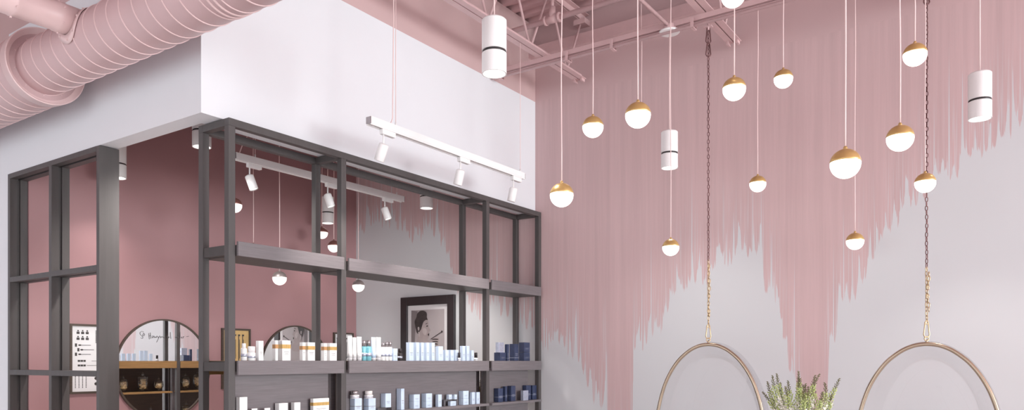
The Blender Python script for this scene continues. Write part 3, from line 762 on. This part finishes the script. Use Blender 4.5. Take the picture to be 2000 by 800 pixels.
# ------------------------------------------------------------------ products
S2, S3 = .004, -.37
def carton(l, c, r, ytop, z0, label, mm='boxwhite', band=None, xf=-3.945, ybot=None, group=None, seam=None, cat='box', name='product_box'):
    """box on a shelf: l/c/r = photo columns of its rear-left edge, front-left corner, front-right corner"""
    y0, y1 = y_at(c, xf), y_at(r, xf) - .0012
    yr = y0; xr = yr * ray(l)[0] / ray(l)[1]
    xr = max(min(xr, xf - .03), xf - .2)
    if z0 == S3: xr = max(xr, -3.995)
    ht = z_at(ytop, xf, y0); zb = z0 if ybot is None else z_at(ybot, xf, y0)
    t = obj(name, bx(xr, xf, y0, y1, zb, ht), mm, bevel=.0012)
    tag(t, label, cat, group)
    if band:
        a, b, bmat = band; zz0 = zb + (ht - zb) * a; zz1 = zb + (ht - zb) * b
        bm = B(); e = .0008; box(bm, xr, xf + e, y0 - e, y1, zz0, zz1); obj('printed_band', bm, bmat, t)
    w = y1 - y0
    if w > .022:
        bm = B(); h = ht - zb
        for fr, hh, ww in ((.42, .02, .6), (.36, .012, .4), (.3, .012, .5)):
            box(bm, xf, xf + .0006, y0 + w * (.5 - ww / 2), y0 + w * (.5 + ww / 2), zb + h * fr, zb + h * (fr + hh))
        obj('printed_text', bm, 'silverprint' if mm == 'navy' else 'print_mid', t)
    if seam:
        zz = z_at(seam, xf, y0); bm = B(); e = .0007; box(bm, xr, xf + e, y0 - e, y1, zz - .0015, zz + .0015); obj('edge_line', bm, 'silverprint' if mm == 'navy' else 'print_mid', t)
    return t
def bottle(l, r, ytop, z0, label, bodymat='boxwhite', capmat='white_metal', capy=None, xf=-3.97, capw=.8, ybot=None, cat='bottle', name='product_bottle', group=None):
    ya, yb = y_at(l, xf), y_at(r, xf); cy = (ya + yb) / 2; R = min((yb - ya) * .44, .05)
    ht = z_at(ytop, xf, cy); zb = z0 if ybot is None else z_at(ybot, xf, cy); zc = z_at(capy, xf, cy) if capy else ht - (ht - zb) * .25
    t = thing(name, label, cat, (xf, cy, zb), group)
    sh = (zc - zb) * .9
    obj('body', lathe(B(), [(R * .92, 0), (R, .003), (R, sh), (R * .9, zc - zb - .002), (R * .6, zc - zb)], (xf, cy, zb), seg=20), bodymat, t, True)
    obj('cap', lathe(B(), [(R * capw, zc - zb), (R * capw, ht - zb - .002), (R * capw * .92, ht - zb)], (xf, cy, zb), seg=20), capmat, t, True)
    bm = B(); lathe(bm, [(R + .0006, sh * .35), (R + .0006, sh * .6)], (xf, cy, zb), seg=20); obj('label_print', bm, 'silverprint', t, True)
    return t
def squeeze_tube(l, r, ytop, z0, label, mm='boxwhite', xf=-3.97):
    ya, yb = y_at(l, xf), y_at(r, xf); cy = (ya + yb) / 2; W = (yb - ya) / 2 * .95; ht = z_at(ytop, xf, cy)
    t = thing('squeeze_tube', label, 'tube', (xf, cy, z0)); n = 20; rows = []
    for k in range(6):
        u = k / 5; a = W * (.82 + .18 * u); b = W * .8 * (1 - u) + .002
        rows.append([Vector((xf + b * math.cos(i * 2 * PI / n), cy + a * math.sin(i * 2 * PI / n), z0 + .022 + (ht - z0 - .022) * u)) for i in range(n)])
    obj('body', rings(B(), rows), mm, t, True)
    obj('cap', lathe(B(), [(W * .78, 0), (W * .8, .02), (W * .8, .022)], (xf, cy, z0), seg=20), 'paper', t, True)
    return t
GB = ('goldprint')
bottle(470.5, 482, 670, S2, 'white bottle with a narrow cap standing before the tan print', capy=679, capw=.65)
bottle(483.5, 498.5, 676, S2, 'short wide white jar right of the white bottle, left bay', capy=687, capw=.9, cat='jar', name='product_jar')
carton(504, 505.5, 515, 665, S2, 'slim tall white carton alone between the jar and the mirror')
bd = (.60, .80, 'goldprint'); bd2 = (.60, .80, 'amberprint')
carton(532, 538, 543.5, 664, S2, 'white box with amber band, left one of the first banded pair', band=bd2)
carton(543.5, 551.5, 568, 664, S2, 'white box with gold band, right one of the first banded pair', band=bd)
carton(585.5, 591, 597, 668, S2, 'white box with amber band, left one of the second banded pair', band=bd2)
carton(597, 601.5, 615.6, 668, S2, 'white box with gold band, right one of the second banded pair', band=bd)
carton(628, 633, 639, 669.5, S2, 'white box with amber band, left one of the third banded pair', band=bd2)
carton(639, 644.5, 658, 669.5, S2, 'white box with gold band, right one of the pair nearest the second post', band=bd)
squeeze_tube(679, 688, 656, S2, 'white squeeze tube first in the middle bay, beside the second post')
squeeze_tube(688.4, 696, 658.5, S2, 'white squeeze tube second from the second post')
squeeze_tube(696.4, 706.5, 657, S2, 'white squeeze tube touching the turquoise bottles')
bottle(707, 714.5, 664, S2, 'turquoise bottle with metal cap, left one of two', 'turq', 'steelcap', capy=676)
bottle(715, 724.5, 664, S2, 'turquoise bottle with metal cap, right one of two', 'turq', 'steelcap', capy=676)
squeeze_tube(725, 734, 658, S2, 'white squeeze tube right after the turquoise bottles', 'boxcool')
squeeze_tube(734.4, 744, 658, S2, 'white squeeze tube left of the small steel-capped bottles')
bottle(745, 751.5, 669, S2, 'small white bottle with steel cap, first of three', 'boxwhite', 'steelcap', capy=677)
bottle(752, 758.3, 667, S2, 'small white bottle with steel cap, middle of three', 'boxwhite', 'steelcap', capy=677)
bottle(758.6, 765, 667, S2, 'small white bottle with steel cap, last of three', 'boxwhite', 'steelcap', capy=677)
carton(766, 768.5, 776.5, 680, S2, 'small pale carton beside the dark vial', 'boxcool')
bottle(777.5, 785, 680, S2, 'small dark vial with a white band before the photograph frame', 'black', 'black', capy=688)
L5 = ['tall pale carton first of the row under the photograph', 'tall pale carton second of the row under the photograph', 'tall pale carton middle of the row under the photograph', 'tall pale carton fourth of the row under the photograph', 'tall pale carton last of the tall row, beside the shorter ones']
for (l, c, r, yt), lb in zip([(793,799.5,808,668),(808.2,813,819,668),(819.2,822.5,828,668.3),(828.8,833,838.8,668.4),(839,843.3,849.6,668.5)], L5): carton(l, c, r, yt, S2, lb, 'boxcool')
carton(850.2, 856.5, 865.5, 675.6, S2, 'medium pale carton right of the tall carton row', 'boxcool')
for (l, c, r), lb in zip([(866,870,876.5),(876.8,880.5,886.5),(886.8,890,895.5)], ['low pale carton, first of three below the frame corner', 'low pale carton, middle of three below the frame corner', 'low pale carton, last of three beside the tiny dark vial']): carton(l, c, r, 682.8, S2, lb, 'boxcool')
bottle(894.8, 898.8, 688, S2, 'tiny dark vial between the low cartons and a taller carton', 'boxwhite', 'black', capy=698, xf=-3.925)
carton(898.8, 903.5, 909, 675, S2, 'pale carton right of the tiny dark vial', 'boxcool'); carton(909.2, 911.5, 917, 675, S2, 'slim pale carton beside its twin, near the third post', 'boxcool')
carton(918.6, 921, 925.6, 683.6, S2, 'small pale carton near the third post', 'boxcool')
bottle(926.8, 932, 688, S2, 'tiny round vial last before the third post', 'boxwhite', 'black', capy=698)
SJ = 'navy goods on the middle shelf'
carton(965, 977, 988, 687.8, S2, 'low navy box carrying two silver jar boxes', 'navy')
carton(968, 974.5, 984.5, 678, S2, 'silver jar box directly on the low navy box', 'silverprint', ybot=687.8, xf=-3.95)
carton(968, 974.5, 984.5, 668, S2, 'silver jar box topmost of its stack over the low navy box', 'silverprint', ybot=678, xf=-3.95)
carton(988.5, 991, 994.8, 671.6, S2, 'tall slim navy box right of the silver stack', 'navy', seam=699)
carton(995, 1005, 1013.2, 671, S2, 'tall navy box with lavender front, middle of the right bay shelf', 'navy', seam=698)
carton(1013.6, 1023.6, 1035, 687.6, S2, 'navy box under its twin at the right end of the middle shelf', 'navy')
carton(1013.6, 1023.6, 1035, 668, S2, 'navy box on top of its twin at the right end of the middle shelf', 'navy', ybot=687.4)
# lower shelf, left bay
carton(461.4, 468, 483.5, 775, S3, 'tall white carton at the far left of the lower shelf', seam=None)
squeeze_tube(491, 503, 797, S3, 'white squeeze tube low in the left bay, only its top in view', xf=-3.95)
squeeze_tube(516, 528, 796, S3, 'second white squeeze tube low in the left bay, only its top in view', xf=-3.95)
carton(537, 545, 562.6, 787, S3, 'wide white box in the middle of the left lower shelf')
carton(568, 575, 587, 785.5, S3, 'white carton between the wide white box and the banded box, lower shelf')
carton(606, 612, 643, 778, S3, 'wide white box with gold band on the lower shelf', band=(.6, .78, 'goldprint'))
# lower shelf, middle bay
UC, LC = 'upper', 'lower'
for (l, c, r), lb in zip([(679, 693, 707), (707.6, 720, 734)], ['first from the left', 'second from the left']):
    carton(l, c, r, 777.6, S3, 'big pale blue box %s on the lower middle shelf, jar on top' % lb, 'boxcool', seam=793)
bottle(685, 700, 762.5, S3, 'clear jar with a shiny steel cap on a pale blue box', 'paper', 'steelcap', capy=770, ybot=777.4, xf=-3.965, capw=.85, cat='jar', name='product_jar')
bottle(712.5, 727, 762.5, S3, 'clear jar with a dull pinkish cap on a pale blue box', 'paper', 'vase', capy=770, ybot=777.4, xf=-3.965, capw=.85, cat='jar', name='product_jar')
def riser(l, r, ytop, label):
    xf = -3.94; ya, yb = y_at(l, xf), y_at(r, xf); zt = z_at(ytop, xf, ya)
    t = thing('display_riser', label, 'display stand', (xf, (ya + yb) / 2, S3))
    obj('top_plate', bx(-3.993, xf, ya, yb, zt - .004, zt), 'glass', t)
    obj('leg', bx(-3.993, xf, ya, ya + .004, S3, zt - .004), 'steelcap', t); obj('leg', bx(-3.993, xf, yb - .004, yb, S3, zt - .004), 'steelcap', t)
riser(738, 766, 795.6, 'small clear riser under a pale blue box, middle bay')
carton(740, 753, 764, 768, S3, 'pale blue box raised on a small clear stand', 'boxcool', ybot=795.4)
carton(774.4, 783.5, 790, 758.4, S3, 'tallest slim pale blue box on the lower middle shelf', 'boxcool')
carton(796.4, 808.4, 820, 784, S3, 'pale blue box under its twin, left stack of two', 'boxcool'); carton(796.4, 808.4, 820, 770, S3, 'pale blue box on top of its twin, left stack of two', 'boxcool', ybot=783.8)
carton(821, 832.4, 844, 783.5, S3, 'pale blue box under its twin, right stack of two', 'boxcool'); carton(821, 832.4, 844, 768, S3, 'pale blue box on top of its twin, right stack of two', 'boxcool', ybot=783.3)
carton(850.4, 856, 863, 770, S3, 'slim pale blue box alone between the stacks and the riser', 'boxcool')
riser(868, 893, 779.8, 'small clear riser holding two flat boxes near the right of the middle bay')
carton(872, 877, 883, 770, S3, 'flat pale box on the riser, left one', 'boxcool', ybot=779.6); carton(883.3, 888, 893, 770, S3, 'flat pale box on the riser, right one', 'boxcool', ybot=779.6)
carton(877, 880, 891, 783, S3, 'small pale box sheltered beneath the riser', 'boxcool')
carton(893.6, 905, 915.6, 778, S3, 'wide pale blue box beneath its twin, right of the riser', 'boxcool'); carton(893.6, 905, 915.6, 763, S3, 'wide pale blue box on top of its twin, right of the riser', 'boxcool', ybot=777.8)
carton(918, 922, 928, 765.4, S3, 'pale blue box left of its twin at the end of the middle bay', 'boxcool'); carton(928.3, 931, 937.4, 765.4, S3, 'pale blue box last in the middle bay, by the third post', 'boxcool')
# lower shelf, right bay
carton(960.5, 973.6, 982.6, 758, S3, 'navy box first on the lower right shelf, by the third post', 'navy', seam=775)
carton(983, 987, 991, 754, S3, 'narrow navy box second on the lower right shelf', 'navy', seam=773)
carton(991.4, 998.6, 1007, 753, S3, 'navy box third on the lower right shelf', 'navy', seam=772)
carton(1017, 1022.4, 1032, 762, S3, 'small silver-white box in front of the last navy boxes', 'silverprint', xf=-3.915)
carton(1020, 1028, 1037, 752, S3, 'navy box behind the small silver-white box', 'navy', xf=-3.952, seam=770)
carton(1037.3, 1040, 1048, 752, S3, 'navy box last on the lower right shelf, beside the end post', 'navy', xf=-3.952, seam=770)

# apothecary jars on the alcove side of the unit (seen in the round mirror)
def candy_jar(y, z0, H, kind, label):
    x = -4.13
    t = thing('candy_jar', label, 'jar', (x, y, z0), 'candy jars reflected in the round mirror')
    R = H * (.24 if kind != 2 else .28)
    prof = {0: [(.5, 0), (.5, .02), (.14, .05), (.14, .12), (.8, .2), (1, .45), (1, .66), (.85, .70)],
            1: [(.6, 0), (.6, .02), (.2, .05), (.25, .10), (.95, .14), (1.0, .4), (1.05, .70), (1.1, .72)],
            2: [(.5, 0), (.5, .02), (.12, .06), (.12, .14), (.75, .2), (1, .38), (.85, .55), (.8, .58)]}[kind]
    P_ = [(a * R, b * H) for a, b in prof]
    obj('glass_bowl', lathe(B(), P_, (x, y, z0), seg=24), 'glass', t, True)
    lastr, lasth = P_[-1]
    obj('lid', lathe(B(), [(lastr * 1.03, lasth), (lastr * 1.03, lasth + .01), (lastr * .55, lasth + H * .09), (lastr * .2, lasth + H * .12), (lastr * .3, lasth + H * .17), (lastr * .22, lasth + H * .21), (.002, H)], (x, y, z0), seg=24), 'glass', t, True)
    bm = B(); base = prof[4][1] * H if kind != 1 else .14 * H
    for k in range(70):
        hh = base + .012 + random.random() * (lasth - base - .03); rr = .86 * R * math.sqrt(random.random()) - .012
        rr = max(rr, 0); a = random.random() * 2 * PI
        c = Vector((x + rr * math.cos(a) * .95, y + rr * math.sin(a) * .95, z0 + hh))
        mtx = Matrix.Translation(c) @ Matrix.Rotation(random.random() * 3, 4, Vector((random.random(), random.random(), .3))) @ Matrix.Diagonal((.017, .011, .009, 1))
        bmesh.ops.create_icosphere(bm, subdivisions=1, radius=1, matrix=mtx)
    o = obj('wrapped_candy', bm, 'candy', t, True); o['kind'] = 'stuff'
for px, k, H, lb in ((238, 0, .20, 'slender candy jar at the left edge of the round mirror'), (275.5, 1, .235, 'widest straight candy jar left in the round mirror'), (306.5, 2, .205, 'round-bellied candy jar in the middle of the round mirror'),
                     (359, 0, .22, 'tapered candy jar right of the white gap in the mirror'), (383, 0, .255, 'tallest candy jar at the right edge of the mirror')):
    dx, dy, _ = ray(px); yy = 8.87 * dy / -dx; candy_jar(yy, -.37, H, k, lb)
for px, k, H, lb in ((291, 2, .24, 'squat candy jar on the lowest mirrored shelf, left'), (360, 0, .25, 'slim candy jar on the lowest mirrored shelf, right')):
    dx, dy, _ = ray(px); yy = 8.87 * dy / -dx; candy_jar(yy, -.76, H, k, lb)

# ------------------------------------------------------------------ flowers on a side table
VX, VY = -.99, 4.18; VZ = -.54
tb = thing('side_table', 'small round white side table holding the vase between the chairs', 'table', (VX, VY, FL))
obj('table_top', lathe(B(), [(.19, .74), (.2, .745), (.2, .765), (.19, .77)], (VX, VY, FL), seg=40), 'vase', tb, True)
obj('table_column', lathe(B(), [(.03, .02), (.02, .1), (.02, .74)], (VX, VY, FL), seg=20), 'ring', tb, True)
obj('table_foot', lathe(B(), [(.14, 0), (.14, .012), (.03, .03)], (VX, VY, FL), seg=32), 'ring', tb, True)
H_ = VZ - (FL + .77)
bm = lathe(B(), [(.05, 0), (.07, .02), (.085, H_ * .4), (.06, H_ * .8), (.05, H_), (.044, H_ - .004), (.05, H_ * .75)], (VX, VY, FL + .77), seg=28)
tag(obj('vase', bm, 'vase', None, True), 'pale vase holding the white and green flower spikes', 'vase')
fb = thing('flower_bouquet', 'loose bouquet of green and white flower spikes between the hanging chairs', 'flowers', (VX, VY, VZ))
rightv = Vector((CA, SA, 0)); fwd = Vector((-SA, CA, 0)); base0 = Vector((VX, VY, VZ))
rnd = random.Random(3)
tips = [(1501,732,-.02,.1),(1490,765,.04,.9),(1523,729,.05,.1),(1551,736,-.05,0),(1564,724,.02,0),(1583,731,-.06,.3),(1578,738,.07,.1),(1605,729,.0,.8),(1652,738,.02,.6),(1598,745,-.08,-.3),(1515,752,-.09,.2),(1540,748,.1,0),(1560,752,-.1,0),(1590,752,.1,-.1),(1532,742,-.03,.1),(1575,748,.0,.1),(1508,745,.08,.2),(1622,768,-.04,.2),(1602,752,.05,-.2),(1545,760,-.12,.1),(1585,762,-.12,.1)]
for i, (px, py, dd, bend) in enumerate(tips):
    t_ = 4.0; off = (px - 1571) / FPX * t_ / 1.0; hh = (705 - py) / FPX * t_ - VZ
    T = base0 + rightv * off * .92 + fwd * (dd * 1.3) + Vector((0, 0, hh))
    side = 1 if off > 0 else -1
    c1 = base0 + Vector((0, 0, hh * .5)) + rightv * off * .42
    c2 = T - Vector((0, 0, hh * .32)) - rightv * side * .11 * bend
    P4 = [base0, c1, c2, T]
    def bez(u): return P4[0] * (1 - u) ** 3 + P4[1] * 3 * u * (1 - u) ** 2 + P4[2] * 3 * u * u * (1 - u) + P4[3] * u ** 3
    pts = [bez(k / 16) for k in range(17)]
    stn = obj('flower_stem', tube(B(), pts, [.0035 - .0022 * k / 16 for k in range(17)], 5), 'stem', fb, True)
    tipm, budm, petm = B(), B(), B()
    n = 96
    for k in range(n):
        u = .36 + .64 * k / n; p_ = bez(u); d = (bez(min(1, u + .01)) - bez(u - .01)).normalized(); _, a_, b_ = frame_of(d)
        an = k * 2.4; s = (1 - u) / .64
        rad = .003 + .016 * min(1, s * 2.2); side_v = a_ * math.cos(an) + b_ * math.sin(an)
        c = p_ + side_v * rad * rnd.uniform(.6, 1.1)
        ax = (side_v + d * .9).normalized(); q = ax.to_track_quat('Z', 'Y').to_matrix().to_4x4()
        if s < .20: bmx, sz = tipm, (.0022, .0022, .006)
        elif s < .46 or rnd.random() < .35: bmx, sz = budm, (.0034 + .0015 * s, .0034 + .0015 * s, .0075)
        else: bmx, sz = petm, None
        if sz: bmesh.ops.create_icosphere(bmx, subdivisions=1, radius=1, matrix=Matrix.Translation(c) @ q @ Matrix.Diagonal((sz[0], sz[1], sz[2], 1)))
        else:
            for j in range(4):
                an2 = j * PI / 2 + rnd.random(); pd = (q.to_3x3() @ Vector((math.cos(an2), math.sin(an2), .5))).normalized(); w = pd.cross(ax).normalized()
                L_ = rnd.uniform(.010, .017)
                vs = [petm.verts.new(v) for v in (c, c + pd * L_ * .55 + w * L_ * .28, c + pd * L_, c + pd * L_ * .55 - w * L_ * .28)]
                petm.faces.new(vs)
    obj('bud_tip', tipm, 'tip', stn, True); obj('buds', budm, 'bud', stn, True); obj('florets', petm, 'petal', stn)

# ------------------------------------------------------------------ light
def area(name, loc, rot, sx_, sy_, e, col=(1, 1, 1)):
    l = bpy.data.lights.new(name, 'AREA'); l.shape = 'RECTANGLE'; l.size = sx_; l.size_y = sy_; l.energy = e; l.color = col
    o = bpy.data.objects.new(name, l); COL.objects.link(o); o.location = Vector(loc) + Vector((0, 0, EYE)); o.rotation_euler = rot
WH = 2.4 - (FL + .3); WC = (2.4 + FL + .3) / 2
DAY = (.95, 1.0, 1.0)
area('window_daylight', (XR - .02, -1.2, WC), (0, PI / 2, 0), WH, 4.0, 340, DAY)
area('window_daylight', (XR - .02, 4.05, WC), (0, PI / 2, 0), WH, 3.7, 1180, DAY)
area('window_daylight', (-4.7, YB + .02, WC), (PI / 2, 0, 0), 4.6, WH, 110, DAY)
area('window_daylight', (1.0, YB + .02, WC), (PI / 2, 0, 0), 5.2, WH, 60, DAY)
w = bpy.data.worlds.new('world'); sc.world = w; w.use_nodes = True
w.node_tree.nodes['Background'].inputs[0].default_value = (.9, .95, 1, 1); w.node_tree.nodes['Background'].inputs[1].default_value = 1.2

# ------------------------------------------------------------------ camera
cam = bpy.data.cameras.new('camera'); co = bpy.data.objects.new('camera', cam); COL.objects.link(co)
co.location = (0, 0, EYE); co.rotation_euler = (PI / 2, 0, math.asin(SA))
cam.sensor_width = 36; cam.lens = 36 * FPX / 2000; cam.shift_y = 305 / 2000; cam.clip_start = .05
sc.camera = co
sc.view_settings.view_transform = 'Standard'; sc.view_settings.look = 'None'; sc.view_settings.gamma = 1; sc.view_settings.use_curve_mapping = False
sc.view_settings.exposure = 0.0
